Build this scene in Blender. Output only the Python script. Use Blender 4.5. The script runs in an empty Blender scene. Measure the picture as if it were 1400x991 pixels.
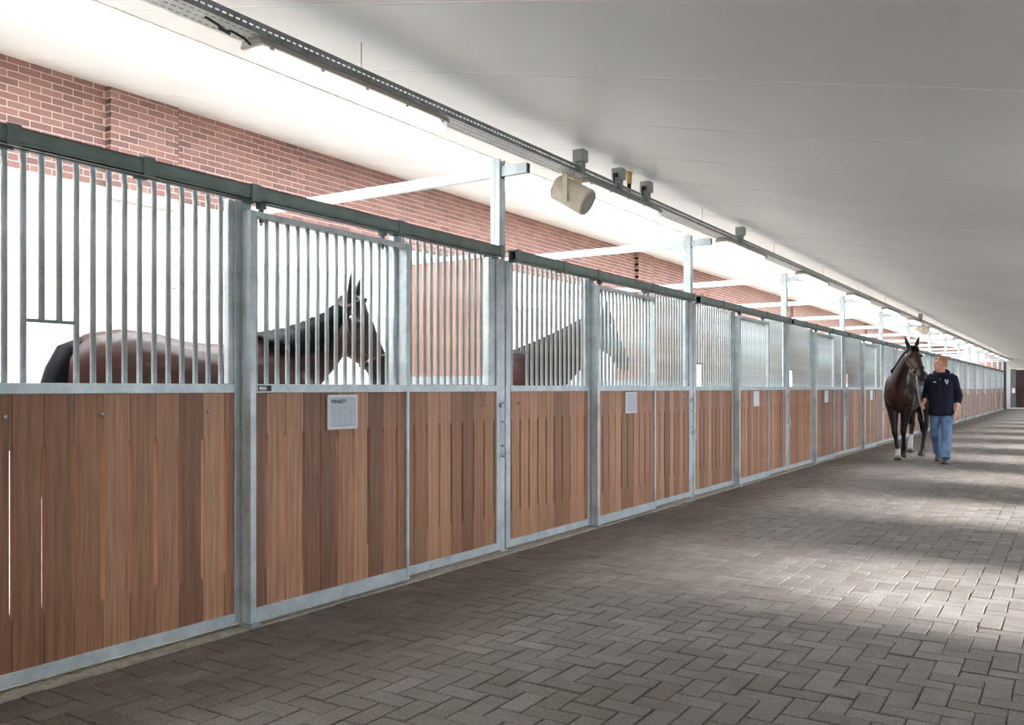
import bpy, bmesh, math, random
import numpy as np
from mathutils import Vector, Matrix, noise

random.seed(7)
C = bpy.context.scene.collection
S = bpy.context.scene
PI = math.pi

# ------------------------------------------------------------------ camera, world, sun, exposure
F_PX = 1203.0
CAM = Vector((3.63, 0.0, 1.23))
YAW = math.atan(771 / F_PX)
cam = bpy.data.cameras.new('camera')
cam.sensor_width = 36.0
cam.lens = F_PX / 1400 * 36
cam.shift_y = (531 - 495.5) / 1400
cam.clip_start, cam.clip_end = 0.05, 300
cam_o = bpy.data.objects.new('camera', cam)
C.objects.link(cam_o)
cam_o.location = CAM
cam_o.rotation_euler = (PI / 2, 0, YAW)
S.camera = cam_o

world = bpy.data.worlds.new('overcast_sky')
S.world = world
world.use_nodes = True
wn = world.node_tree.nodes
wn['Background'].inputs[0].default_value = (0.80, 0.90, 1.0, 1)
wn['Background'].inputs[1].default_value = 6.5

SKYLIGHT = 10.0
sun = bpy.data.lights.new('hazy_sun', 'SUN')
sun.energy = 12.0
sun.angle = math.radians(19)
sun.color = (0.97, 0.98, 1.0)
sun_o = bpy.data.objects.new('hazy_sun', sun)
C.objects.link(sun_o)
sun_o.rotation_euler = Vector((-1.0, 0.16, -0.62)).to_track_quat('-Z', 'Y').to_euler()

S.view_settings.view_transform = 'Standard'
S.view_settings.look = 'None'
S.view_settings.gamma = 1.0
S.view_settings.use_curve_mapping = False
S.view_settings.exposure = 0.40
S.cycles.use_denoising = True
S.cycles.max_bounces = 10
S.cycles.diffuse_bounces = 7
S.cycles.sample_clamp_indirect = 6.0

# ------------------------------------------------------------------ dimensions
B0, PITCH, NU = 1.667, 3.88, 15          # first stall boundary, stall length, number of stalls
BACK_X, RIGHT_X = -4.0, 4.75
END_Y, START_Y = 62.0, -3.2
def roof(x): return 4.05 - 0.22 * (x + 4.0)
SKY0, SKY1 = -2.33, -0.95
ORD = ['first', 'second', 'third', 'fourth', 'fifth', 'sixth', 'seventh', 'eighth', 'ninth', 'tenth',
       'eleventh', 'twelfth', 'thirteenth', 'fourteenth', 'fifteenth', 'sixteenth', 'seventeenth', 'eighteenth']

# ------------------------------------------------------------------ materials
def srgb(r, g, b):
    f = lambda v: (v / 255 / 12.92) if v / 255 <= 0.04045 else ((v / 255 + 0.055) / 1.055) ** 2.4
    return (f(r), f(g), f(b), 1)

class NT:
    def __init__(s, name):
        s.m = bpy.data.materials.new(name); s.m.use_nodes = True
        s.t = s.m.node_tree; s.p = s.t.nodes['Principled BSDF']
    def n(s, typ, **kw):
        nd = s.t.nodes.new('ShaderNode' + typ)
        for k, v in kw.items(): setattr(nd, k, v)
        return nd
    def l(s, a, b): s.t.links.new(a, b)
    def val(s, **kw):
        for k, v in kw.items(): s.p.inputs[k.replace('_', ' ')].default_value = v
    def mapping(s, scale, coord='Object', offset=None):
        tc = s.n('TexCoord'); mp = s.n('Mapping')
        mp.inputs['Scale'].default_value = scale
        s.l(tc.outputs[coord], mp.inputs['Vector'])
        if offset is not None: s.l(offset, mp.inputs['Location'])
        return mp.outputs[0]
    def rnd(s):
        oi = s.n('ObjectInfo'); ge = s.n('NewGeometry'); a = s.n('Math', operation='ADD'); f = s.n('Math', operation='FRACT')
        s.l(oi.outputs['Random'], a.inputs[0]); s.l(ge.outputs['Random Per Island'], a.inputs[1]); s.l(a.outputs[0], f.inputs[0])
        return f.outputs[0]
    def ramp(s, fac, stops):
        r = s.n('ValToRGB'); e = r.color_ramp.elements
        while len(e) < len(stops): e.new(0.5)
        for i, (p, c) in enumerate(stops): e[i].position = p; e[i].color = c
        s.l(fac, r.inputs[0]); return r.outputs[0]
    def noise(s, vec, scale, detail=4, rough=0.55):
        t = s.n('TexNoise'); t.inputs['Scale'].default_value = scale; t.inputs['Detail'].default_value = detail; t.inputs['Roughness'].default_value = rough
        s.l(vec, t.inputs['Vector']); return t.outputs['Fac']
    def mix(s, fac, a, b, mode='MIX'):
        m = s.n('Mix', data_type='RGBA', blend_type=mode)
        if isinstance(fac, (int, float)): m.inputs[0].default_value = fac
        else: s.l(fac, m.inputs[0])
        for v, i in ((a, 6), (b, 7)):
            if isinstance(v, tuple): m.inputs[i].default_value = v
            else: s.l(v, m.inputs[i])
        return m.outputs[2]
    def bump(s, h, strength, dist):
        b = s.n('Bump'); b.inputs['Strength'].default_value = strength; b.inputs['Distance'].default_value = dist
        s.l(h, b.inputs['Height']); s.l(b.outputs[0], s.p.inputs['Normal'])

def plain(name, col, rough=0.5, metal=0.0, spec=0.5, var=0.08, scale=9.0):
    k = NT(name)
    v = k.mapping((1, 1, 1))
    n = k.noise(v, scale, 3)
    d = tuple(c * (1 - var * 2) for c in col[:3]) + (1,); b = tuple(min(1, c * (1 + var * 2)) for c in col[:3]) + (1,)
    k.l(k.ramp(n, [(0.3, d), (0.7, b)]), k.p.inputs['Base Color'])
    k.val(Roughness=rough, Metallic=metal); k.p.inputs['Specular IOR Level'].default_value = spec
    return k.m

def mat_wood(name, dark, mid, light, rough=0.5):
    k = NT(name)
    r = k.rnd()
    cmb = k.n('CombineXYZ'); mu = k.n('Math', operation='MULTIPLY'); mu.inputs[1].default_value = 37.0
    k.l(r, mu.inputs[0])
    for i in range(3): k.l(mu.outputs[0], cmb.inputs[i])
    v = k.mapping((48, 48, 2.2), offset=cmb.outputs[0])
    g = k.noise(v, 1.6, 6, 0.6)
    v2 = k.mapping((4, 5, 0.7), offset=cmb.outputs[0])
    t = k.n('TexWave', wave_type='BANDS', bands_direction='Y'); t.inputs['Scale'].default_value = 1.3; t.inputs['Distortion'].default_value = 7.0; t.inputs['Detail'].default_value = 3
    k.l(v2, t.inputs['Vector'])
    base = k.ramp(r, [(0.0, dark), (0.5, mid), (1.0, light)])
    grain = k.ramp(g, [(0.3, (0.62, 0.58, 0.55, 1)), (0.62, (1.1, 1.1, 1.1, 1))])
    c1 = k.mix(0.75, base, grain, 'MULTIPLY')
    wv = k.ramp(t.outputs['Fac'], [(0.2, (0.80, 0.77, 0.75, 1)), (0.8, (1.06, 1.06, 1.06, 1))])
    c2 = k.mix(0.5, c1, wv, 'MULTIPLY')
    k.l(c2, k.p.inputs['Base Color'])
    k.val(Roughness=rough); k.bump(g, 0.25, 0.002)
    return k.m

def mat_galv(name, a, b, metal=0.35, rough=0.42):
    k = NT(name)
    v = k.mapping((1, 1, 1))
    vo = k.n('TexVoronoi'); vo.inputs['Scale'].default_value = 55; k.l(v, vo.inputs['Vector'])
    n = k.noise(v, 7, 5)
    c = k.mix(0.25, k.ramp(n, [(0.3, a), (0.72, b)]), vo.outputs['Color'], 'SOFT_LIGHT')
    hs = k.n('HueSaturation'); hs.inputs['Saturation'].default_value = 0.75
    k.l(c, hs.inputs['Color']); k.l(hs.outputs[0], k.p.inputs['Base Color'])
    k.val(Metallic=metal, Roughness=rough)
    return k.m

def mat_paver():
    k = NT('paver_concrete')
    tc = k.n('TexCoord'); ge = k.n('NewGeometry')
    r = k.rnd()
    base = k.ramp(r, [(0.0, srgb(116, 108, 101)), (0.45, srgb(122, 115, 109)), (0.8, srgb(127, 121, 116)), (1.0, srgb(135, 129, 124))])
    n = k.n('TexNoise'); n.inputs['Scale'].default_value = 0.55; n.inputs['Detail'].default_value = 5; k.l(ge.outputs['Position'], n.inputs['Vector'])
    big = k.ramp(n.outputs['Fac'], [(0.34, (0.80, 0.76, 0.72, 1)), (0.66, (1.06, 1.06, 1.07, 1))])
    n2 = k.n('TexNoise'); n2.inputs['Scale'].default_value = 115; n2.inputs['Detail'].default_value = 3; k.l(ge.outputs['Position'], n2.inputs['Vector'])
    fine = k.ramp(n2.outputs['Fac'], [(0.36, (0.55, 0.53, 0.52, 1)), (0.64, (1.22, 1.22, 1.22, 1))])
    n3 = k.n('TexNoise'); n3.inputs['Scale'].default_value = 6; n3.inputs['Detail'].default_value = 6; k.l(ge.outputs['Position'], n3.inputs['Vector'])
    med = k.ramp(n3.outputs['Fac'], [(0.3, (0.80, 0.77, 0.74, 1)), (0.7, (1.1, 1.1, 1.1, 1))])
    c = k.mix(1.0, base, big, 'MULTIPLY'); c = k.mix(0.7, c, fine, 'MULTIPLY'); c = k.mix(0.8, c, med, 'MULTIPLY')
    sx = k.n('SeparateXYZ'); k.l(ge.outputs['Position'], sx.inputs[0])
    ad = k.n('Math', operation='MULTIPLY_ADD'); k.l(n.outputs['Fac'], ad.inputs[0]); ad.inputs[1].default_value = 1.6; k.l(sx.outputs['X'], ad.inputs[2])
    warm_tint = k.ramp(ad.outputs[0], [(0.0, (0.90, 0.80, 0.70, 1)), (1.0, (1, 1, 1, 1))]); mr = k.n('MapRange'); mr.inputs['From Min'].default_value = 0.7; mr.inputs['From Max'].default_value = 2.2
    k.l(ad.outputs[0], mr.inputs['Value']); k.l(mr.outputs[0], warm_tint.node.inputs[0])
    c = k.mix(0.8, c, warm_tint, 'MULTIPLY')  # pavers turn browner and darker towards the stall fronts
    k.l(c, k.p.inputs['Base Color'])
    k.val(Roughness=0.75); k.bump(n2.outputs['Fac'], 0.35, 0.003)
    return k.m

def mat_floor_base():
    k = NT('floor_bed')
    ge = k.n('NewGeometry')
    br = k.n('TexBrick'); mp = k.n('Mapping')
    k.l(ge.outputs['Position'], mp.inputs['Vector']); k.l(mp.outputs[0], br.inputs['Vector'])
    br.inputs['Scale'].default_value = 1.0; br.inputs['Brick Width'].default_value = 0.208; br.inputs['Row Height'].default_value = 0.104; br.inputs['Mortar Size'].default_value = 0.004
    br.inputs['Color1'].default_value = srgb(112, 106, 102); br.inputs['Color2'].default_value = srgb(124, 118, 114); br.inputs['Mortar'].default_value = srgb(60, 54, 50)
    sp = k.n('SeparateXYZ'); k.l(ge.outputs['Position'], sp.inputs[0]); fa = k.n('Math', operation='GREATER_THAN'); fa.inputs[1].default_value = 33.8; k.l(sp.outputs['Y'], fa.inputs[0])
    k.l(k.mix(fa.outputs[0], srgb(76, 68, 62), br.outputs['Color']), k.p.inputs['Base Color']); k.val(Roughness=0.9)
    return k.m

def mat_brick():
    k = NT('red_brick')
    ge = k.n('NewGeometry'); r = k.rnd()
    base = k.ramp(r, [(0.0, srgb(134, 106, 99)), (0.25, srgb(148, 112, 104)), (0.6, srgb(160, 119, 110)), (1.0, srgb(168, 129, 119))])
    n = k.n('TexNoise'); n.inputs['Scale'].default_value = 60; n.inputs['Detail'].default_value = 4; k.l(ge.outputs['Position'], n.inputs['Vector'])
    c = k.mix(0.6, base, k.ramp(n.outputs['Fac'], [(0.3, (0.75, 0.72, 0.72, 1)), (0.7, (1.12, 1.1, 1.1, 1))]), 'MULTIPLY')
    k.l(c, k.p.inputs['Base Color']); k.val(Roughness=0.85); k.bump(n.outputs['Fac'], 0.4, 0.003)
    return k.m

def mat_brickwall():
    k = NT('mortar_and_far_brick')
    ge = k.n('NewGeometry'); sp = k.n('SeparateXYZ'); cm = k.n('CombineXYZ')
    k.l(ge.outputs['Position'], sp.inputs[0]); k.l(sp.outputs['Y'], cm.inputs[0]); k.l(sp.outputs['Z'], cm.inputs[1])
    br = k.n('TexBrick'); k.l(cm.outputs[0], br.inputs['Vector'])
    br.inputs['Scale'].default_value = 1.0; br.inputs['Brick Width'].default_value = 0.195; br.inputs['Row Height'].default_value = 0.0635; br.inputs['Mortar Size'].default_value = 0.006
    br.inputs['Color1'].default_value = srgb(138, 106, 98); br.inputs['Color2'].default_value = srgb(162, 121, 111); br.inputs['Mortar'].default_value = srgb(214, 194, 187)
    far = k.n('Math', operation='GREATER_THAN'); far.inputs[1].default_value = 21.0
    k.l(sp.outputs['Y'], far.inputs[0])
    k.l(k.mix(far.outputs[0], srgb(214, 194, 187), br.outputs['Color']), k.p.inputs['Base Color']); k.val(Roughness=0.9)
    return k.m

def mat_ceiling():
    k = NT('coated_roof_panel')
    ge = k.n('NewGeometry')
    mp = k.n('Mapping'); mp.inputs['Scale'].default_value = (9, 130, 9); k.l(ge.outputs['Position'], mp.inputs['Vector'])
    n = k.n('TexNoise'); n.inputs['Scale'].default_value = 1.0; n.inputs['Detail'].default_value = 4; k.l(mp.outputs[0], n.inputs['Vector'])
    n2 = k.n('TexNoise'); n2.inputs['Scale'].default_value = 0.9; n2.inputs['Detail'].default_value = 3; k.l(ge.outputs['Position'], n2.inputs['Vector'])
    c = k.ramp(n2.outputs['Fac'], [(0.3, srgb(222, 224, 224)), (0.7, srgb(230, 232, 231))])
    k.l(c, k.p.inputs['Base Color']); k.val(Roughness=0.42); k.bump(n.outputs['Fac'], 0.12, 0.002)
    return k.m

def mat_emit(name, col, st):
    k = NT(name); k.val(Emission_Color=col, Emission_Strength=st, Base_Color=(0.8, 0.8, 0.8, 1), Roughness=0.6); return k.m

def mat_coat(name, rough=0.42, spec=0.28):
    k = NT(name)
    at = k.n('Attribute', attribute_name='Col')
    v = k.mapping((1, 1, 1)); n = k.noise(v, 26, 5)
    c = k.mix(0.6, at.outputs['Color'], k.ramp(n, [(0.3, (0.72, 0.70, 0.70, 1)), (0.7, (1.18, 1.15, 1.12, 1))]), 'MULTIPLY')
    k.l(c, k.p.inputs['Base Color']); k.val(Roughness=rough)
    k.p.inputs['Sheen Weight'].default_value = 0.03; k.p.inputs['Specular IOR Level'].default_value = spec
    return k.m

def mat_glass(name, col, alpha):
    k = NT(name); k.val(Base_Color=col, Roughness=0.25, Alpha=alpha); return k.m

M = {}
M['wood'] = mat_wood('hardwood_board', srgb(138, 95, 69), srgb(174, 124, 92), srgb(200, 150, 117))
M['wood_light'] = mat_wood('pale_partition_board', srgb(176, 132, 114), srgb(190, 146, 126), srgb(202, 158, 138))
M['galv'] = mat_galv('galvanised_steel', srgb(172, 187, 194), srgb(212, 222, 227), 0.25)
M['bar'] = mat_galv('galvanised_tube', srgb(176, 190, 192), srgb(206, 218, 220), 0.25, 0.35)
M['track'] = plain('grey_green_track', srgb(122, 136, 132), 0.45, 0.2)
M['track_shade'] = plain('hollow_shade', srgb(22, 22, 22), 0.8)
M['paver'] = mat_paver(); M['bed'] = mat_floor_base()
M['brick'] = mat_brick(); M['mortar'] = mat_brickwall()
M['ceil'] = mat_ceiling()
M['ceil_joint'] = plain('pale_joint', srgb(250, 250, 248), 0.5, var=0.0)
M['sky'] = mat_emit('translucent_skylight_sheet', (0.86, 0.945, 1.0, 1), SKYLIGHT)
M['white'] = plain('white_render', srgb(238, 238, 236), 0.8, var=0.02)
M['concrete'] = plain('pale_concrete', srgb(178, 170, 158), 0.85, var=0.12, scale=20)
M['shavings'] = plain('wood_shavings', srgb(236, 226, 210), 0.95, var=0.1, scale=30)
M['gap_shade'] = plain('dark_gap_shade', srgb(84, 76, 66), 0.9, var=0.2, scale=25)  # dark colour for the shade in the gap under the bottom rails
M['asphalt'] = plain('dark_asphalt', srgb(96, 95, 94), 0.9)
M['straw'] = plain('straw', srgb(176, 158, 118), 0.8, var=0.2)
M['steel_dark'] = plain('dark_bolt_steel', srgb(70, 72, 74), 0.4, 0.6)
M['hanger'] = plain('dull_zinc', srgb(120, 128, 128), 0.4, 0.4)
M['zinc'] = plain('bright_zinc', srgb(205, 208, 210), 0.3, 0.7)
M['black'] = plain('black_plastic', srgb(24, 24, 26), 0.5)
M['board_white'] = plain('white_enamel', srgb(232, 234, 236), 0.4, var=0.01)
M['sheet'] = plain('pale_paper', srgb(206, 212, 222), 0.6, var=0.01)
M['ink'] = plain('dark_ink', srgb(70, 76, 90), 0.7)
M['ink_pale'] = plain('pale_ink', srgb(168, 176, 190), 0.7)
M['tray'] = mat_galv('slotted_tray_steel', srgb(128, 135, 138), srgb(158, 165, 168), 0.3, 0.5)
M['tray_lit'] = mat_galv('tray_steel_lit', srgb(212, 216, 218), srgb(235, 238, 240), 0.1, 0.5)  # tray steel again, lightened to paint in the light on its bottom plate
M['lamp_body'] = plain('beige_lamp_housing', srgb(168, 160, 150), 0.5)
M['diffuser'] = mat_glass('clear_ribbed_diffuser', srgb(236, 236, 232), 0.5)
M['tube'] = mat_emit('lit_fluorescent_tube', (0.95, 0.98, 1.0, 1), 5.0)
M['grey_box'] = plain('grey_plastic_box', srgb(168, 174, 170), 0.5)
M['brass'] = plain('yellow_plastic', srgb(206, 178, 110), 0.4)
M['beige'] = plain('beige_speaker', srgb(222, 208, 190), 0.5)
M['grille'] = plain('grey_grille', srgb(170, 166, 158), 0.7)
M['cable'] = plain('black_cable', srgb(28, 28, 30), 0.5)
M['door_brown'] = plain('dark_brown_door', srgb(66, 40, 40), 0.4)
M['door_grey'] = plain('grey_door_frame', srgb(96, 104, 110), 0.5)
M['wall_pale'] = plain('pale_wall', srgb(205, 203, 198), 0.8, var=0.03)
M['coat'] = mat_coat('bay_coat')
M['coat_dark'] = mat_coat('black_coat', 0.6, 0.06)
M['hair_black'] = plain('black_horse_hair', srgb(16, 15, 19), 0.6, spec=0.12, var=0.2)
M['eye'] = plain('dark_eye', srgb(12, 9, 8), 0.1)
M['leather'] = plain('brown_leather', srgb(70, 42, 30), 0.5)
M['skin'] = plain('skin', srgb(226, 164, 142), 0.55, var=0.04)
M['navy'] = plain('navy_fleece', srgb(20, 24, 46), 0.9, var=0.12, scale=14)
M['denim'] = plain('blue_denim', srgb(104, 136, 170), 0.85, var=0.16, scale=7)
M['hair_red'] = plain('sandy_hair', srgb(184, 130, 88), 0.6, var=0.15, scale=60)
M['shoe'] = plain('grey_shoe', srgb(72, 70, 72), 0.6)
M['sole'] = plain('black_sole', srgb(26, 25, 26), 0.7)
M['rope'] = plain('pale_rope', srgb(190, 186, 196), 0.8)
M['lip'] = plain('lips', srgb(190, 112, 104), 0.5)

# ------------------------------------------------------------------ helpers
class MB:
    """collects verts and faces; build() links them as ONE mesh object"""
    def __init__(s): s.v = []; s.f = []; s.mi = []; s.cur = 0
    def box(s, x0, x1, y0, y1, z0, z1):
        b = len(s.v)
        s.v += [(x0, y0, z0), (x1, y0, z0), (x1, y1, z0), (x0, y1, z0), (x0, y0, z1), (x1, y0, z1), (x1, y1, z1), (x0, y1, z1)]
        s.f += [tuple(b + i for i in q) for q in ((0, 3, 2, 1), (4, 5, 6, 7), (0, 1, 5, 4), (1, 2, 6, 5), (2, 3, 7, 6), (3, 0, 4, 7))]
        s.mi += [s.cur] * 6; return s
    def prism(s, pts, axis, a, b):
        """outline pts in the plane across axis (0 = x: (y,z), 1 = y: (x,z), 2 = z: (x,y)), extruded from a to b"""
        n = len(pts); o = len(s.v)
        def P(p, t): return ((t, p[0], p[1]), (p[0], t, p[1]), (p[0], p[1], t))[axis]
        s.v += [P(p, a) for p in pts] + [P(p, b) for p in pts]
        s.f += [tuple(o + i for i in range(n))[::-1], tuple(o + n + i for i in range(n))]
        s.f += [(o + i, o + (i + 1) % n, o + n + (i + 1) % n, o + n + i) for i in range(n)]
        s.mi += [s.cur] * (n + 2); return s
    def loft(s, rings, lateral=(0, 1, 0), n=12, cap=True):
        """rings: (pos, half-width along lateral, half-depth)"""
        P = [Vector(r[0]) for r in rings]; L = Vector(lateral); o = len(s.v)
        for i, r in enumerate(rings):
            t = (P[min(i + 1, len(P) - 1)] - P[max(i - 1, 0)]).normalized()
            if len(r) > 3: L = Vector(r[3])
            sd = L - t * L.dot(t)
            sd = sd.normalized() if sd.length > 1e-5 else t.orthogonal().normalized()
            nm = t.cross(sd)
            for k in range(n):
                a = 2 * PI * k / n
                s.v.append(tuple(P[i] + sd * (r[1] * math.cos(a)) + nm * (r[2] * math.sin(a))))
        m = len(rings)
        for i in range(m - 1):
            for k in range(n):
                k2 = (k + 1) % n
                s.f.append((o + i * n + k, o + i * n + k2, o + (i + 1) * n + k2, o + (i + 1) * n + k))
        if cap:
            s.f.append(tuple(o + k for k in range(n))[::-1]); s.f.append(tuple(o + (m - 1) * n + k for k in range(n)))
        s.mi += [s.cur] * ((m - 1) * n + (2 if cap else 0)); return s
    def tube(s, pts, r, n=8):
        return s.loft([(p, r, r) for p in pts], lateral=(0.31, 0.87, 0.39), n=n)
    def ball(s, c, rx, ry, rz, n=12, m=8):
        c = Vector(c); rings = []
        for i in range(m + 1):
            a = PI * i / m; q = max(math.sin(a), 0.02)
            rings.append((c + Vector((0, 0, -math.cos(a) * rz)), rx * q, ry * q))
        return s.loft(rings, lateral=(1, 0, 0), n=n)
    def mesh(s, name, mats):
        me = bpy.data.meshes.new(name); me.from_pydata(s.v, [], s.f)
        for m in (mats if isinstance(mats, (list, tuple)) else [mats]): me.materials.append(M[m] if isinstance(m, str) else m)
        if any(s.mi): me.polygons.foreach_set('material_index', s.mi)
        me.update(); return me
    def build(s, name, mats, parent=None, loc=None, smooth=False, bevel=0.0):
        me = s.mesh(name, mats)
        if bevel:
            bm = bmesh.new(); bm.from_mesh(me)
            bmesh.ops.bevel(bm, geom=[e for e in bm.edges], offset=bevel, segments=1, affect='EDGES'); bm.to_mesh(me); bm.free()
        if smooth: me.polygons.foreach_set('use_smooth', [True] * len(me.polygons))
        return link(name, me, parent, loc)

def link(name, me, parent=None, loc=None):
    o = bpy.data.objects.new(name, me); C.objects.link(o)
    if parent is not None: o.parent = parent
    if loc is not None: o.location = loc
    return o
def tag(o, label=None, cat=None, group=None, kind=None):
    if label: o['label'] = label
    if cat: o['category'] = cat
    if group: o['group'] = group
    if kind: o['kind'] = kind
    return o
def empty(name, loc=(0, 0, 0), label=None, cat=None, group=None):
    o = bpy.data.objects.new(name, None); C.objects.link(o); o.location = loc; o.empty_display_size = 0.1
    return tag(o, label, cat, group)
def struct(name, mb, mats, parent=None):
    o = mb.build(name, mats, parent)
    if parent is None: o['kind'] = 'structure'
    return o
def copy_tree(src, parent=None):
    c = src.copy(); C.objects.link(c); c.parent = parent
    for ch in list(src.children): copy_tree(ch, c)
    return c
def baked(mb, voxel, smooth_iter=5):
    """one continuous surface out of overlapping lofts"""
    me = mb.mesh('tmp', 'white'); o = bpy.data.objects.new('tmp', me); C.objects.link(o)
    r = o.modifiers.new('r', 'REMESH'); r.mode = 'VOXEL'; r.voxel_size = voxel
    sm = o.modifiers.new('s', 'SMOOTH'); sm.iterations = smooth_iter; sm.factor = 0.5
    dg = bpy.context.evaluated_depsgraph_get()
    out = bpy.data.meshes.new_from_object(o.evaluated_get(dg))
    bpy.data.objects.remove(o); bpy.data.meshes.remove(me)
    out.materials.clear()
    out.polygons.foreach_set('use_smooth', [True] * len(out.polygons))
    return out
def proj(X, Y, Z):
    dx = X - CAM.x; s, c = math.sin(YAW), math.cos(YAW)
    d = -s * dx + c * Y
    if d < 0.1: return None
    return 700 + F_PX * (c * dx + s * Y) / d, 531 - F_PX * (Z - CAM.z) / d, d

# ------------------------------------------------------------------ floor
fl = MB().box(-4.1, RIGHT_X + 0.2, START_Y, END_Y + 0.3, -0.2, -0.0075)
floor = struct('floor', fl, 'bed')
W = 0.104; G = 0.005
def paver_mesh(lx, ly, name):
    mb = MB(); hx, hy, ch = lx / 2 - G / 2, ly / 2 - G / 2, 0.0035
    mb.v = [(-hx, -hy, -.03), (hx, -hy, -.03), (hx, hy, -.03), (-hx, hy, -.03), (-hx, -hy, -ch), (hx, -hy, -ch), (hx, hy, -ch), (-hx, hy, -ch),
            (-hx + ch, -hy + ch, 0), (hx - ch, -hy + ch, 0), (hx - ch, hy - ch, 0), (-hx + ch, hy - ch, 0)]
    mb.f = [(0, 1, 5, 4), (1, 2, 6, 5), (2, 3, 7, 6), (3, 0, 4, 7), (4, 5, 9, 8), (5, 6, 10, 9), (6, 7, 11, 10), (7, 4, 8, 11), (8, 9, 10, 11)]
    mb.mi = [0] * 9
    return mb
pm = {0: paver_mesh(2 * W, W, 'paver'), 1: paver_mesh(W, 2 * W, 'paver'), 2: paver_mesh(W, W, 'paver')}
pme = {k: v.mesh('paver', 'paver') for k, v in pm.items()}
PX0, PY0 = 0.085, -0.6
cells = []
nx, ny = int((RIGHT_X - PX0) / W), int((34 - PY0) / W)
for j in range(ny):
    for i in range(nx + 1):
        k = (i - j) % 4
        if k == 0: cells.append((0, PX0 + (i + 1) * W, PY0 + (j + 0.5) * W))
        elif k == 1 and i == 0: cells.append((2, PX0 + 0.5 * W, PY0 + (j + 0.5) * W))
        elif k == 3: cells.append((1, PX0 + (i + 0.5) * W, PY0 + (j + 1) * W))
def px_size(c):
    p = proj(c[1], c[2], 0)
    if p is None or not (-10 < p[0] < 1410) or p[1] > 1000: return 0.0
    return 1.0 / p[2]
order = sorted(range(len(cells)), key=lambda q: -px_size(cells[q]))
near = set(order[:300])
far = MB(); rng = random.Random(3)
for q, (k, x, y) in enumerate(cells):
    if x + (W if k == 0 else W / 2) > RIGHT_X + 0.05 or x < PX0: continue
    rot = (rng.gauss(0, .007), rng.gauss(0, .007), rng.gauss(0, .010)); dz = rng.gauss(0, .0014) - 0.001
    dx_, dy_ = rng.gauss(0, .0013), rng.gauss(0, .0013)
    if q in near:
        o = link('paver', pme[k], floor, (x + dx_, y + dy_, dz)); o.rotation_euler = rot
    else:
        b = len(far.v)
        for (vx, vy, vz) in pm[k].v:
            far.v.append((x + dx_ + vx - rot[2] * vy, y + dy_ + vy + rot[2] * vx, dz + vz - rot[1] * vx + rot[0] * vy))
        far.f += [tuple(b + i for i in f) for f in pm[k].f]
far.mi = [0] * len(far.f)
o = far.build('paver_field', 'paver', floor); o['kind'] = 'stuff'
# concrete kerb the stall fronts stand on, shavings behind it
kb = MB().box(-0.14, 0.078, START_Y, END_Y, -0.1, 0.006)
struct('trim_1', kb, 'concrete')
struct('trim_6', MB().box(-0.12, -0.07, START_Y, END_Y, 0, 0.06), 'gap_shade')  # added strip: blocks stall light and paints the shade under the rails
bed = MB().box(-3.98, -0.14, START_Y, END_Y, -0.1, 0.01)
tag(bed.build('bedding', 'shavings'), 'pale wood shavings covering the stall floors', 'bedding', kind='stuff')
st = MB(); rng = random.Random(5)
for i in range(1500):
    y = 0.8 + rng.random() ** 1.7 * 22; x = rng.uniform(-0.05, 0.09) if rng.random() < .9 else rng.uniform(0.08, 0.5)
    a = rng.uniform(0, PI); l = rng.uniform(.006, .02); z = rng.uniform(.004, .012)
    st.tube([(x - l * math.cos(a), y - l * math.sin(a), z + .002), (x + l * math.cos(a), y + l * math.sin(a), z)], .0012, 3)
tag(st.build('straw_litter', 'straw'), 'loose straw bits along the kerb under the stall fronts', 'straw', kind='stuff')

# ------------------------------------------------------------------ brick wall behind the stalls
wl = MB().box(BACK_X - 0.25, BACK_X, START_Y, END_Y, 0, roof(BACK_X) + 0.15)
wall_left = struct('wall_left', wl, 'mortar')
rd = MB().box(BACK_X - 0.02, BACK_X + 0.025, START_Y, END_Y, 0, 3.105)
struct('trim_2', rd, 'white')
BL, BH = 0.195, 0.0635
pil = [(4.87, 5.60), (16.58, 17.31), (28.3, 29.0), (40.0, 40.7), (51.7, 52.4)]
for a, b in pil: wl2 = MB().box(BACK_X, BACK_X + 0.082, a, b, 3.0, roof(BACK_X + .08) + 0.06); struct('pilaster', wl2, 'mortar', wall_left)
bricks = []
for r in range(17):
    z0 = 3.115 + r * BH
    if z0 > roof(BACK_X) - 0.01: break
    off = (r % 2) * BL / 2
    i = 0
    while True:
        y0 = 3.0 - 20 * BL + off + i * BL; i += 1
        if y0 > 21: break
        segs = [(y0, y0 + BL - 0.011)]
        for a, b in pil:
            ns = []
            for (p, q) in segs:
                if q <= a or p >= b: ns.append((p, q))
                else:
                    if p < a - 0.02: ns.append((p, a))
                    if q > b + 0.02: ns.append((b, q))
            segs = ns
        for p, q in segs: bricks.append((BACK_X, p, q, z0))
    for a, b in pil[:2]:
        y = a - (BL / 2 if r % 2 else 0)
        while y < b:
            p, q = max(y, a - 0.005), min(y + BL - 0.011, b + 0.005)
            if q - p > 0.02: bricks.append((BACK_X + 0.082, p, q, z0))
            y += BL
bmesh_cache = {}
def brick_key(b): return (round(b[2] - b[1], 3))
bricks.sort(key=lambda b: -(1 if proj(b[0], b[1], b[3]) and -30 < proj(b[0], b[1], b[3])[0] < 1400 and proj(b[0], b[1], b[3])[1] > -12 else 0) / (proj(b[0], b[1], b[3]) or (0, 0, 1))[2])
rest = MB()
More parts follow.
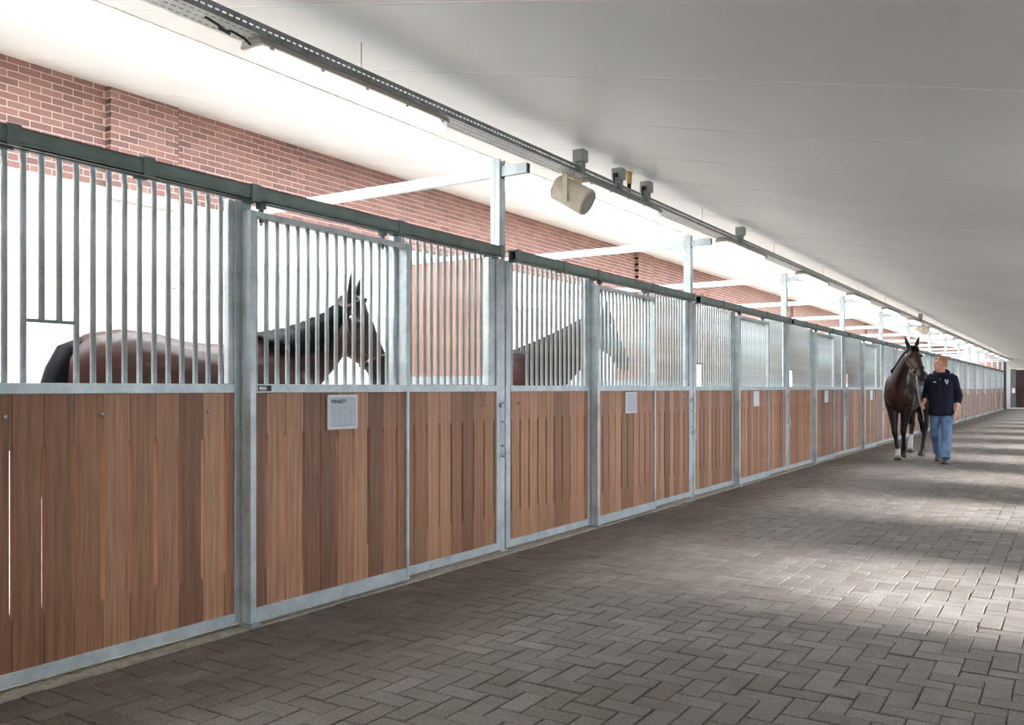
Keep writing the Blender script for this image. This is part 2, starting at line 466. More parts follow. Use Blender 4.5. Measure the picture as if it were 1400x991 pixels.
for n_, (x, p, q, z) in enumerate(bricks):
    l = round(q - p, 3)
    dep = 0.08 if x > BACK_X + 0.01 else 0.03
    if n_ < 300:
        key = (l, dep)
        if key not in bmesh_cache:
            m_ = MB(); m_.box(-dep, 0.005, 0, l, 0, BH - 0.011); me = m_.mesh('brick', 'brick')
            bm = bmesh.new(); bm.from_mesh(me); bmesh.ops.bevel(bm, geom=list(bm.edges), offset=0.002, segments=1, affect='EDGES'); bm.to_mesh(me); bm.free()
            bmesh_cache[key] = me
        link('brick', bmesh_cache[key], wall_left, (x + random.gauss(0, .001), p, z))
    else: rest.box(x - dep, x + 0.005, p, q, z, z + BH - 0.011)
o = rest.build('brickwork', 'brick', wall_left); o['kind'] = 'stuff'

# ------------------------------------------------------------------ end walls, right wall with door openings
ew = MB().box(-0.1, RIGHT_X, END_Y, END_Y + 0.2, 0, 4.2)
struct('wall_end', ew, 'wall_pale')
ew = MB().box(BACK_X, -0.1, END_Y, END_Y + 0.2, 0, 4.4)
struct('wall_end_brick', ew, 'brick')
bw = MB().box(BACK_X, RIGHT_X, START_Y - 0.2, START_Y, 0, 4.4)
struct('wall_back', bw, 'wall_pale')
rw = MB()
OPW, OPZ0, OPZ1 = 1.75, 0.55, 1.98
ops = [5.6 - PITCH * 2 + PITCH * i for i in range(17)]
y = START_Y
for cy_ in ops:
    if -1 < cy_ < 4.5 or cy_ - OPW / 2 < START_Y: continue  # unseen opening behind the camera is added as fill for the near boards
    rw.box(RIGHT_X, RIGHT_X + 0.2, y, cy_ - OPW / 2, 0, 2.4)
    rw.box(RIGHT_X, RIGHT_X + 0.2, cy_ - OPW / 2, cy_ + OPW / 2, 0, OPZ0)
    rw.box(RIGHT_X, RIGHT_X + 0.2, cy_ - OPW / 2, cy_ + OPW / 2, OPZ1, 2.4)
    y = cy_ + OPW / 2
    pl = bpy.data.lights.new('daylight_portal', 'AREA'); pl.shape = 'RECTANGLE'; pl.size = OPW; pl.size_y = OPZ1 - OPZ0
    pl.cycles.is_portal = True
    po = bpy.data.objects.new('daylight_portal', pl); C.objects.link(po)
    po.location = (RIGHT_X + 0.1, cy_, (OPZ0 + OPZ1) / 2); po.rotation_euler = (0, PI / 2, 0)
rw.box(RIGHT_X, RIGHT_X + 0.2, y, END_Y, 0, 2.4)
struct('wall_right', rw, 'wall_pale')
gr = MB().box(RIGHT_X + 0.2, 60, -40, 100, -0.3, -0.05)
struct('ground_outside', gr, 'asphalt')
struct('trim_7', MB().box(-0.02, 0.14, 59.96, 60.14, 0, 2.86), 'door_grey')
# far door
dr = MB().box(0.55, 3.1, END_Y - 0.06, END_Y, 0.06, 2.36); door = struct('door_1', dr, 'door_brown')
MB().box(0.25, 0.55, END_Y - 0.10, END_Y, 0.0, 2.42).build('door_frame', 'door_grey', door)
MB().box(0.25, 3.1, END_Y - 0.10, END_Y, 2.36, 2.46).build('door_lintel', 'white', door)
MB().box(0.25, 3.1, END_Y - 0.25, END_Y, 0.0, 0.06).build('threshold', 'white', door)
MB().box(0.34, 0.50, END_Y - 0.20, END_Y - 0.10, 0.95, 1.25).build('door_handle', 'white', door)

# ------------------------------------------------------------------ roof: panels with joints, skylight strip
def slab(x0, x1, y0, y1, dz0, dz1):
    return MB().prism([(x0, roof(x0) + dz0), (x1, roof(x1) + dz0), (x1, roof(x1) + dz1), (x0, roof(x0) + dz1)], 1, y0, y1)
ceil = MB()
for a, b in ((SKY1, RIGHT_X + 0.2), (BACK_X - 0.25, SKY0)):
    t = slab(a, b, START_Y - 0.2, END_Y + 0.2, 0.0025, 0.12); o_ = len(ceil.v); ceil.v += t.v; ceil.f += [tuple(o_ + i for i in f) for f in t.f]; ceil.mi += t.mi
ceiling = struct('ceiling', ceil, 'ceil_joint')
PW = 1.034
me_r = slab(SKY1 + 0.02, RIGHT_X, 0, PW - 0.024, 0, 0.03).mesh('roof_panel', 'ceil')
me_l = slab(BACK_X, SKY0 - 0.02, 0, PW - 0.024, 0, 0.03).mesh('roof_panel', 'ceil')
n = 0
yy = 4.04 - PW * 7
while yy < END_Y:
    if yy > START_Y - 0.5:
        link('roof_panel', me_r, ceiling, (0, yy, 0)); link('roof_panel', me_l, ceiling, (0, yy, 0))
    yy += PW
sk = slab(SKY0, SKY1, START_Y, END_Y, 0.03, 0.05)
tag(struct('window_1', sk, 'sky'), 'bright translucent skylight strip along the roof', None)
for i, xx in enumerate((SKY1 - 0.012, SKY0 - 0.022)):
    struct('trim_%d' % (3 + i), slab(xx, xx + 0.034, START_Y, END_Y, -0.006, 0.06), 'ceil_joint' if i == 0 else 'white')
tag(MB().prism([(-1.55, roof(-1.55) - .03), (-0.97, roof(-.97) - .02), (-0.97, roof(-.97) - .005), (-1.55, roof(-1.55) - .012)], 1, 6.0, 6.03).build('skylight_arm', 'zinc'),
    'thin white opener arm under the skylight above the near lamp', 'arm')

# ------------------------------------------------------------------ stall fronts
SLOT0, SLOT1 = 0.28, 1.005
def board_mesh(w, z0, z1, x0, x1, nl=True, nr=True, slot=True):
    g = 0.0019; nt = 0.0095; tp = 0.03
    mb = MB()
    if slot:
        R = [(w - g, z0), (w - g, SLOT0)] + ([(w - g - nt, SLOT0 + tp), (w - g - nt, SLOT1 - tp)] if nr else []) + [(w - g, SLOT1), (w - g, z1)]
        Lp = [(g, z1), (g, SLOT1)] + ([(g + nt, SLOT1 - tp), (g + nt, SLOT0 + tp)] if nl else []) + [(g, SLOT0), (g, z0)]
        mb.prism(R + Lp, 0, x0, x1)
    else: mb.box(x0, x1, g, w - g, z0, z1)
    return mb
_bc = {}
def boards(root, y0, y1, first, pitch, z0, z1, x0, x1, joined, mat='wood', slot=True):
    edges = [y0]; y = first
    while y < y1 - 0.012:
        if y > y0 + 0.012: edges.append(y)
        y += pitch
    edges.append(y1)
    acc = MB()
    for i in range(len(edges) - 1):
        w = round(edges[i + 1] - edges[i], 3); nl, nr = i > 0, i < len(edges) - 2
        if w < 0.045: nl = nr = False if w < 0.025 else nl and nr
        key = (w, z0, z1, x0, x1, nl, nr, slot, mat)
        if joined:
            t = board_mesh(w, z0, z1, x0, x1, nl, nr, slot); b = len(acc.v)
            acc.v += [(v[0], v[1] + edges[i], v[2]) for v in t.v]; acc.f += [tuple(b + k for k in f) for f in t.f]; acc.mi += t.mi
        else:
            if key not in _bc: _bc[key] = board_mesh(w, z0, z1, x0, x1, nl, nr, slot).mesh('board', mat)
            link('board', _bc[key], root, (0, edges[i], 0))
    if joined: o = acc.build('board_panel', mat, root); o['kind'] = 'stuff'
_barc = {}
def bars(root, ys, x, z0, z1, r, joined, flat=True, mat='bar', cut=()):
    acc = MB()
    for i, y in enumerate(ys):
        zb = 1.515 if i in cut else z0
        if flat: rings = [((x, 0, zb), r, r), ((x, 0, z1 - 0.10), r, r), ((x, 0, z1 - 0.06), r * 1.25, r * .55), ((x, 0, z1), r * 1.3, r * .5)]
        else: rings = [((x, 0, zb), r, r), ((x, 0, z1), r, r)]
        if joined:
            acc.loft([((p[0], y, p[2]), a, b) for p, a, b in rings], lateral=(0, 1, 0), n=6)
        else:
            key = (x, zb, z1, r, flat, mat)
            if key not in _barc:
                me = MB().loft(rings, lateral=(0, 1, 0), n=12).mesh('bar', mat); me.polygons.foreach_set('use_smooth', [len(p.vertices) == 4 for p in me.polygons]); _barc[key] = me
            link('bar', _barc[key], root, (0, y, 0))
    if joined: o = acc.build('bar_row', mat, root); o['kind'] = 'stuff'

ZM0, ZM1 = 1.207, 1.253
def left_panel(k, by, joined):
    root = empty('grille_panel', (0, by, 0), 'fixed wood and bar panel with feed opening of the %s stall from the left' % ORD[k], 'stall panel', 'fixed stall panels')
    fr = MB()
    fr.box(-0.045, 0, 0.035, 0.095, 0.022, 2.2).box(-0.045, 0, 1.365, 1.47, 0.022, 2.2)
    fr.box(-0.045, 0.002, 0.095, 1.365, 0.022, 0.078).box(-0.045, 0.004, 0.095, 1.365, ZM0, ZM1)
    fr.box(-0.05, -0.012, 1.335, 1.385, ZM1, 2.2)
    fr.build('frame', 'galv', root, bevel=0 if joined else 0.0025)
    boards(root, 0.095, 1.365, 0.112, 0.1325, 0.07, 1.215, -0.044, -0.006, joined)
    ys = [0.147 + 0.0765 * i for i in range(16)]
    a, b = (2, 5) if k == 0 else (0, 3)
    bars(root, ys, -0.025, ZM1 - 0.005, 2.25, 0.0125, joined, cut=(a + 1, a + 2))
    MB().box(-0.031, -0.019, ys[a], ys[b], 1.506, 1.520).build('hatch_rail', 'hanger', root)
    if not joined:
        for y in (0.10 + .115, .635, 1.2):
            MB().ball((0.0, y, 1.115), .009, .009, .009, 8, 4).build('screw', 'zinc', root)
    return root

def text_obj(txt, size, mat, parent, loc):
    cu = bpy.data.curves.new('lettering', 'FONT'); cu.body = txt; cu.size = size; cu.extrude = 0.0002; cu.offset = 0.0011
    cu.materials.append(M[mat])
    o = bpy.data.objects.new('lettering', cu); C.objects.link(o); o.parent = parent; o.location = loc
    o.rotation_euler = (PI / 2, 0, PI / 2)
    return o

def sliding_door(k, by, joined):
    root = empty('sliding_door', (0, by, 0), 'sliding wood and bar door with white name board, %s stall from the left' % ORD[k], 'door', 'sliding stall doors')
    y0, y1 = 1.398, 2.672
    fr = MB()
    fr.box(0.013, 0.08, y0, y0 + 0.038, 0.022, 2.144).box(0.013, 0.08, y1 - 0.026, y1, 0.022, 2.147)
    fr.box(0.02, 0.078, y0 + .038, y1 - .026, 0.022, 0.098).box(0.02, 0.082, y0 + .038, y1 - .026, ZM0, ZM1)
    fr.box(0.02, 0.075, y0 + .038, y1 - .026, 2.114, 2.144)
    fr.build('frame', 'galv', root, bevel=0 if joined else 0.0025)
    boards(root, y0 + .038, y1 - .026, y0 + .038 + .082, 0.1315, 0.09, 1.215, 0.024, 0.062, joined)
    bars(root, [1.455 + 0.0739 * i for i in range(16)], 0.048, ZM1 - .005, 2.12, 0.0125, joined, flat=False)
    for y in (1.495, 2.45):
        hg = MB(); hg.box(0.03, 0.066, y - .02, y + .02, 2.165, 2.195).tube([(0.048, y, 2.08), (0.048, y, 2.17)], .007, 8)
        hg.loft([((0.048, y, 2.150), .014, .014), ((0.048, y, 2.164), .014, .014)], (1, 0, 0), 6).loft([((0.048, y, 2.095), .013, .013), ((0.048, y, 2.11), .013, .013)], (1, 0, 0), 6)
        hg.build('hanger', 'hanger', root)
    yb = {0: 1.955, 1: 1.98}.get(k, 1.99)
    nb = MB().box(0.062, 0.076, yb, yb + 0.245, 0.995, 1.195).build('name_board', 'board_white', root, bevel=0 if joined else .003)
    nb['label'] = 'white framed name board'
    if k < 2:
        MB().box(0.0758, 0.0772, yb + .018, yb + .227, 1.012, 1.178).build('sheet', 'sheet', nb)
        if k == 0:
            text_obj('BENNETT', 0.028, 'ink', nb, (0.0776, yb + .024, 1.146))
        ln = MB()
        ln.box(0.0772, 0.0776, yb + .022, yb + .223, 1.172, 1.175).box(0.0772, 0.0776, yb + .022, yb + .223, 1.016, 1.019)
        for r_ in range(6):
            for c_ in range(4):
                if (r_ * 3 + c_ * 5 + r_ * c_) % 4: ln.box(0.0772, 0.0776, yb + .045 + c_ * .042, yb + .045 + c_ * .042 + .012 + .006 * ((r_ + c_) % 3), 1.118 - r_ * .016, 1.122 - r_ * .016)
        ln.build('table_lines', 'ink_pale', nb)
    if k == 0:
        sp = MB().box(0.0822, 0.0832, 1.444, 1.533, 1.216, 1.246).build('maker_plate', 'black', root); sp['label'] = 'small black maker plate with white arrow logo'
        lg = MB().prism([(1.447, 1.231), (1.462, 1.243), (1.466, 1.239), (1.460, 1.234), (1.500, 1.234), (1.500, 1.227), (1.460, 1.227), (1.466, 1.222), (1.462, 1.219)], 0, .0832, .0836)
        lg.box(0.0832, .0835, 1.468, 1.500, 1.2365, 1.2395).box(0.0832, .0835, 1.468, 1.500, 1.2215, 1.2245)
        lg.build('logo', 'board_white', sp)
    gd = MB().box(0.0, 0.10, y0 - .01, y0 + .05, 0.006, 0.021).build('floor_guide', 'zinc', root)
    return root

def right_panel(k, by, joined, label=None):
    root = empty('hinged_panel', (0, by, 0), label or 'hinged wood and bar panel with tie ring of the %s stall from the left' % ORD[k], 'stall panel', 'hinged stall panels')
    fr = MB()
    y0, y1 = 2.615, 3.844
    fr.box(-0.045, 0, y0, y0 + .075, 0.022, 2.2).box(-0.045, 0, y1 - .059, y1, 0.022, 2.2)
    fr.box(-0.045, 0.002, y0 + .075, y1 - .059, 0.022, 0.078).box(-0.045, 0.004, y0 + .075, y1 - .059, ZM0, ZM1)
    fr.box(-0.05, -0.012, 3.70, 3.785, ZM1, 2.2)
    fr.build('frame', 'galv', root, bevel=0 if joined else 0.0025)
    boards(root, y0 + .075, y1 - .059, y0 + .075 + .135, 0.134, 0.07, 1.215, -0.044, -0.006, joined)
    bars(root, [2.733 + 0.0733 * i for i in range(13)], -0.025, ZM1 - .005, 2.25, 0.0125, joined)
    if not joined:
        tr = MB().tube([(0.0, 3.61, 1.155), (0.012, 3.605, 1.135), (0.02, 3.612, 1.122), (0.02, 3.632, 1.122), (0.012, 3.64, 1.135), (0, 3.635, 1.155)], .004, 6).build('tie_ring', 'zinc', root)
        for dy in (0, .055):
            for dz in (0, .085): MB().ball((0.0, 3.595 + dy, 1.105 + dz), .008, .008, .008, 8, 4).build('screw', 'zinc', tr)
        lt = MB()
        lt.tube([(0.018, y1 + .035, 1.16), (0.018, y1 + .035, .72)], .008, 8)
        for z in (1.12, 0.98, .80, .72): lt.box(-0.002, 0.03, y1 + .005, y1 + .062, z - .006, z + .006)
        lt.tube([(0.018, y1 + .03, .745), (0.05, y1 + .01, .745), (0.052, y1 - .012, .738), (0.052, y1 - .014, .66)], .009, 8)
        lt.box(0, .022, y1 - .02, y1 + .012, 1.085, 1.115)
        lt.build('latch', 'galv', root)
    return root

def track(k, by, joined):
    root = empty('door_track', (0, by, 0), 'grey-green door track above the %s stall from the left' % ORD[k], 'rail', 'overhead door tracks')
    y0, y1 = (0.12 if k == 0 else 0.05), 3.755
    tb = MB(); Pz0, Pz1, x0, x1 = 2.196, 2.272, 0.012, 0.082
    for (a, b, c, d) in ((x0, x1, Pz1 - .005, Pz1), (x0, x0 + .005, Pz0, Pz1), (x1 - .005, x1, Pz0, Pz1), (x0, x0 + .024, Pz0, Pz0 + .005), (x1 - .024, x1, Pz0, Pz0 + .005)):
        tb.box(a, b, y0, y1, c, d)
    tb.box(x1, x1 + .002, y0, y1, Pz0 + .018, Pz0 + .021)
    tb.build('track_tube', 'track', root)
    MB().box(x0 + .005, x1 - .005, y0 + .06, y1 - .06, Pz0 + .03, Pz0 + .035).build('shade_sheet', 'track_shade', root)  # near-black sheet painting the shade inside the hollow track
    for yc in ((.205, .81, 1.43, 2.59, 3.735) if k == 0 else (.09, .81, 1.43, 2.59, 3.735)):
        br = MB().box(x0 - .06, x1 + .006, yc - .028, yc + .028, Pz1, Pz1 + .008).box(x1, x1 + .008, yc - .028, yc + .028, Pz0 - .004, Pz1 + .008).box(x0 - .008, x0, yc - .028, yc + .028, Pz0 - .004, Pz1 + .008)
        br.box(x0 - .008, x0 + .02, yc - .028, yc + .028, Pz0 - .008, Pz0)
        br.build('bracket', 'track', root)
    return root

def post(k, by):
    lab = 'galvanised post with roof-high cross beam after the %s stall from the left' % ORD[k - 1] if k > 0 else 'galvanised post with cross beam left of the first stall'
    root = empty('support_post', (0, by, 0), lab, 'post', 'stall boundary posts')
    up = MB().box(-0.09, -0.05, -0.045, 0.033, 0, 2.955).box(-0.05, -0.006, -0.03, 0.026, 0, 2.81)
    up.box(-0.05, -0.006, -0.045, -0.03, 2.26, 2.955).box(-.05, -.006, 0.026, 0.033, 2.26, 2.955)
    up.build('upright', 'galv', root, bevel=0.002)
    cb = empty('cross_beam', (0, by, 0), lab.replace('galvanised post with roof-high cross beam', 'galvanised cross beam above the stalls').replace('galvanised post with cross beam', 'galvanised cross beam'), 'beam', 'cross beams above the stalls')
    MB().box(BACK_X + .02, 0.22, -0.027, 0.023, 2.822, 2.90).build('beam_tube', 'galv', cb, bevel=0.003)
    MB().box(-0.12, 0.01, -0.045, 0.04, 0.006, 0.016).build('foot_plate', 'galv', root)
    MB().box(0.2195, 0.221, -0.022, 0.018, 2.828, 2.894).build('end_cap', 'steel_dark', cb)
    root['label'] = lab.replace(' with roof-high cross beam', '').replace(' with cross beam', '') + (', taller than the panels' if k else '')
    return root

def partition(k, by, joined):
    lab = 'stall partition with wood front half and bars behind, after the %s stall' % ORD[k - 1] if k > 0 else 'stall partition left of the first stall'
    root = empty('stall_partition', (0, by, 0), lab, 'partition', 'stall partitions')
    fr = MB(); xa, xb = -3.97, -0.13
    fr.box(xa, xb, -.02, .02, 2.225, 2.262).box(xa, xb, -.022, .022, 1.262, 1.325).box(xa, xb, -.02, .02, 0.03, 0.09)
    fr.box(xb - .04, xb, -.02, .02, .03, 2.262).box(-1.0, -.96, -.02, .02, .03, 2.262).box(xa, xa + .05, -.025, .025, .03, 2.82)
    fr.build('frame', 'galv', root)
    lo = MB().box(xa + .05, xb - .04, -.014, .014, .09, 1.265); lo.build('kick_panel', 'wood_light', root)
    acc = []
    y = -0.96
    n = 7
    w = (0.96 - 0.14) / n
    if joined:
        MB().box(-.96, -.14, -.014, .014, 1.325, 2.226).build('board_panel', 'wood_light', root)
    else:
        me = _bc.setdefault('part', MB().box(0.0015, w - .0015, -.014, .014, 1.325, 2.226).mesh('board', 'wood_light'))
        for i in range(n): link('board', me, root, (-0.96 + i * w, 0, 0))
    ys = [-3.86 + .097 * i for i in range(30)]
    acc = MB()
    if joined:
        for x in ys: acc.loft([((x, 0, 1.325), .008, .008), ((x, 0, 2.226), .008, .008)], (1, 0, 0), 5)
        o = acc.build('bar_row', 'bar', root); o['kind'] = 'stuff'
    else:
        me = _barc.setdefault('part', MB().loft([((0, 0, 1.325), .008, .008), ((0, 0, 2.226), .008, .008)], (1, 0, 0), 10).mesh('bar', 'bar'))
        for x in ys: link('bar', me, root, (x, 0, 0))
    return root

for k in range(NU):
    by = B0 + k * PITCH; j = k >= 5
    left_panel(k, by, j); sliding_door(k, by, j); right_panel(k, by, j); track(k, by, j)
for k in range(NU + 1):
    by = B0 + k * PITCH
    post(k, by); partition(k, by, k >= 4)
right_panel(0, B0 - PITCH, True, 'hinged stall panel at the very left edge of the stall row')
# ------------------------------------------------------------------ cable tray, lamps, boxes, speakers
TX0, TX1, TZ = 0.30, 0.44, 2.875
tray = empty('cable_tray', (0, 0, 0), 'long slotted steel cable tray hanging under the roof', 'cable tray')
TY0, TY1 = -0.5, 59.9
def slotted(name, rows, width, pos, joint):
    mb = MB(); sp, sl = 0.038, 0.024
    hw = 0.008
    cs = [width * (r + 0.5) / rows for r in range(rows)]
    ed = [0.0]
    for c in cs: ed += [c - hw / 2, c + hw / 2]
    ed.append(width)
    def quad(a, b, y0, y1):
        o = len(mb.v); mb.v += [pos(a, y0), pos(b, y0), pos(b, y1), pos(a, y1)]; mb.f.append((o, o + 1, o + 2, o + 3)); mb.mi.append(0)
    for i in range(0, len(ed) - 1, 2): quad(ed[i], ed[i + 1], TY0, TY1)
    for r in range(rows):
        y = TY0 + (sp / 2 if r % 2 else 0)
        while y < TY1 - sp:
            quad(ed[2 * r + 1], ed[2 * r + 2], y, y + sp - sl)
            y += sp
            if y > 32: sp_ = 0
    o = mb.build(name, 'tray_lit' if rows > 1 else 'tray', tray)
    m_ = o.modifiers.new('thick', 'SOLIDIFY'); m_.thickness = 0.0015
    return o
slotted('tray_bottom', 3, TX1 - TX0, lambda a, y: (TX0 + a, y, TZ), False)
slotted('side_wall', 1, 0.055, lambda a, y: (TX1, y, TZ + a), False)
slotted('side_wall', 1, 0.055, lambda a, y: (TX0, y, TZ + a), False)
for x_, z_ in ((0.345, TZ + .012), (0.385, TZ + .012)):
    MB().box(x_ - .010, x_ + .010, TY0, TY1, z_ - .01, z_ + .008).build('cable', 'grey_box', tray)
for i in range(20):
    y = 3.53 + 2.55 * (i - 1)
    if y < TY1: MB().tube([(TX1 - .03, y, TZ), (TX1 - .03, y, roof(TX1 - .03) + .01)], .004, 6).build('hanging_rod', 'zinc', tray)

def lamp(i, y0):
    lab = ['long fluorescent lamp nearest the camera under the cable tray', 'long fluorescent lamp just behind the near beige speaker'][i] if i < 2 else '%s fluorescent lamp from the camera under the cable tray' % ORD[i]
    root = empty('strip_lamp', (0.385, y0, TZ - 0.01), lab, 'lamp', 'strip lamps under the tray')
    L = 1.46
    hb = MB().prism([(-.075, -.035), (.075, -.035), (.06, 0.0), (-.06, 0.0)], 1, 0, L); hb.build('housing', 'lamp_body', root, bevel=.004)
    rg = [(-.068, -.036), (-.058, -.075), (-.03, -.086), (.03, -.086), (.058, -.075), (.068, -.036)]
    df = MB(); nr = 48
    for s_ in range(nr):
        a = .02 + (L - .04) * s_ / nr; b = .02 + (L - .04) * (s_ + 1) / nr; m_ = (a + b) / 2
        def R(y, e): return [df.v.append((x * (1 + e), y, -.036 + (z + .036) * (1 + e))) or len(df.v) - 1 for x, z in rg]
        r0, r1, r2 = R(a, 0), R(m_, .035), R(b, 0)
        for p, q in ((r0, r1), (r1, r2)):
            for t in range(5): df.f.append((p[t], p[t + 1], q[t + 1], q[t]))
    for y in (.02, L - .02):
        o_ = len(df.v); df.v += [(x, y, z) for x, z in rg]; df.f.append(tuple(range(o_, o_ + 6)))
    df.mi = [0] * len(df.f)
    df.build('diffuser', 'diffuser', root)
    MB().prism([(-.062, -.0365), (.062, -.0365), (.055, -.033), (-.055, -.033)], 1, .02, L - .02).build('reflector', 'white', root)
    MB().tube([(-.03, .06, -.055), (-.03, L - .06, -.055)], .013, 10).build('lamp_tube', 'tube', root)
    MB().tube([(.03, .06, -.055), (.03, L - .06, -.055)], .013, 10).build('lamp_tube', 'tube', root)
    if i < 6:
        for t in range(5):
            for s_ in (-1, 1): MB().box(.066 * s_ - .006, .066 * s_ + .006, .07 + t * .33 - .01, .07 + t * .33 + .01, -.048, -.02).build('clip', 'grey_box', root)
    return root
for i in range(17): lamp(i, 2.80 + 3.24 * i)
tag(MB().tube([(.39, 2.54, 2.873), (.41, 2.60, 2.850), (.385, 2.68, 2.845), (.36, 2.64, 2.862), (.38, 2.70, 2.862), (.39, 2.76, 2.850), (.385, 2.798, 2.835)], .006, 6).build('lamp_cable', 'cable'),
    'looped black cable at the near end of the first lamp', 'cable')

def jbox(y, lab, plug):
    root = empty('junction_box', (TX1, y, TZ + .05), lab, 'junction box', 'grey boxes on the tray')
    MB().box(-.045, .05, -.045, .045, .03, .125).build('box_body', 'grey_box', root, bevel=.006)
    MB().box(-.03, .03, -.025, .025, -.05, .03).build('bracket', 'tray', root)
    if plug:
        MB().tube([(.0, -.045, .06), (.0, -.07, .06), (.0, -.085, .03), (.0, -.08, -.01)], .008, 6).build('plug_lead', 'cable', root)
        MB().box(-.015, .015, -.07, -.045, .045, .075).build('plug', 'cable', root)
for a in ((5.94, 'pale grey box above the near beige speaker', False), (6.61, 'grey socket box with lead beside the yellow sensor', True), (7.17, 'grey socket box just beyond the yellow sensor', True),
          (9.75, 'grey box on the tray above the third lamp', False), (23.4, 'grey box on the tray above the far beige speaker', False)): jbox(*a)
sn = empty('sensor', (TX1 - .02, 6.86, TZ + .05), 'yellow cylindrical sensor standing on the tray between grey boxes', 'sensor')
MB().loft([((0, 0, -.03), .016, .016), ((0, 0, .05), .018, .018)], (1, 0, 0), 12).build('stem', 'cable', sn)
MB().loft([((0, 0, .05), .022, .022), ((0, 0, .14), .026, .026), ((0, 0, .145), .036, .036), ((0, 0, .15), .036, .036)], (1, 0, 0), 16).build('body', 'brass', sn)
def speaker(y, lab):
    root = empty('speaker', (0.40, y, TZ - .17), lab, 'speaker', 'beige cylinder speakers')
    ax = Vector((.86, .10, -.5)).normalized(); c = Vector((0, 0, 0))
    b = MB(); b.loft([(c - ax * .15, .085, .085), (c - ax * .135, .1, .1), (c + ax * .14, .105, .105), (c + ax * .15, .1, .1)], (0, 1, 0), 28).build('body', 'beige', root, smooth=False)
    b = MB(); b.loft([(c + ax * .146, .092, .092), (c + ax * .153, .088, .088)], (0, 1, 0), 28).build('grille', 'grille', root)
    b = MB(); b.box(-.02, .02, -.118, -.108, -.07, .14).box(-.02, .02, .108, .118, -.07, .14).box(-.02, .02, -.118, .118, .135, .145).build('bracket', 'beige', root)
    b = MB(); b.box(-.015, .015, -.015, .015, .14, .175).build('mount', 'zinc', root)
speaker(5.89, 'near beige cylinder speaker hanging under the cable tray')
speaker(23.95, 'far beige cylinder speaker hanging under the cable tray above the walking horse')

# ------------------------------------------------------------------ horses
COL = {'body': srgb(62, 37, 32), 'dark': srgb(34, 25, 27), 'neck': srgb(44, 30, 29), 'head': srgb(64, 39, 33), 'muzzle': srgb(34, 26, 26), 'leg': srgb(27, 23, 25),
       'sock': srgb(214, 205, 200), 'hoof': srgb(58, 52, 52), 'flank': srgb(80, 46, 35)}
def ring_frame(P, i, L):
    t = (P[min(i + 1, len(P) - 1)] - P[max(i - 1, 0)]).normalized()
    sd = (L - t * L.dot(t)).normalized()
    return t, sd, t.cross(sd)
HEAD = [(-.05, .055, .075), (.02, .085, .115), (.10, .10, .145), (.18, .104, .155), (.27, .092, .13), (.36, .071, .10), (.45, .058, .080), (.53, .060, .076), (.585, .058, .064), (.615, .035, .042)]

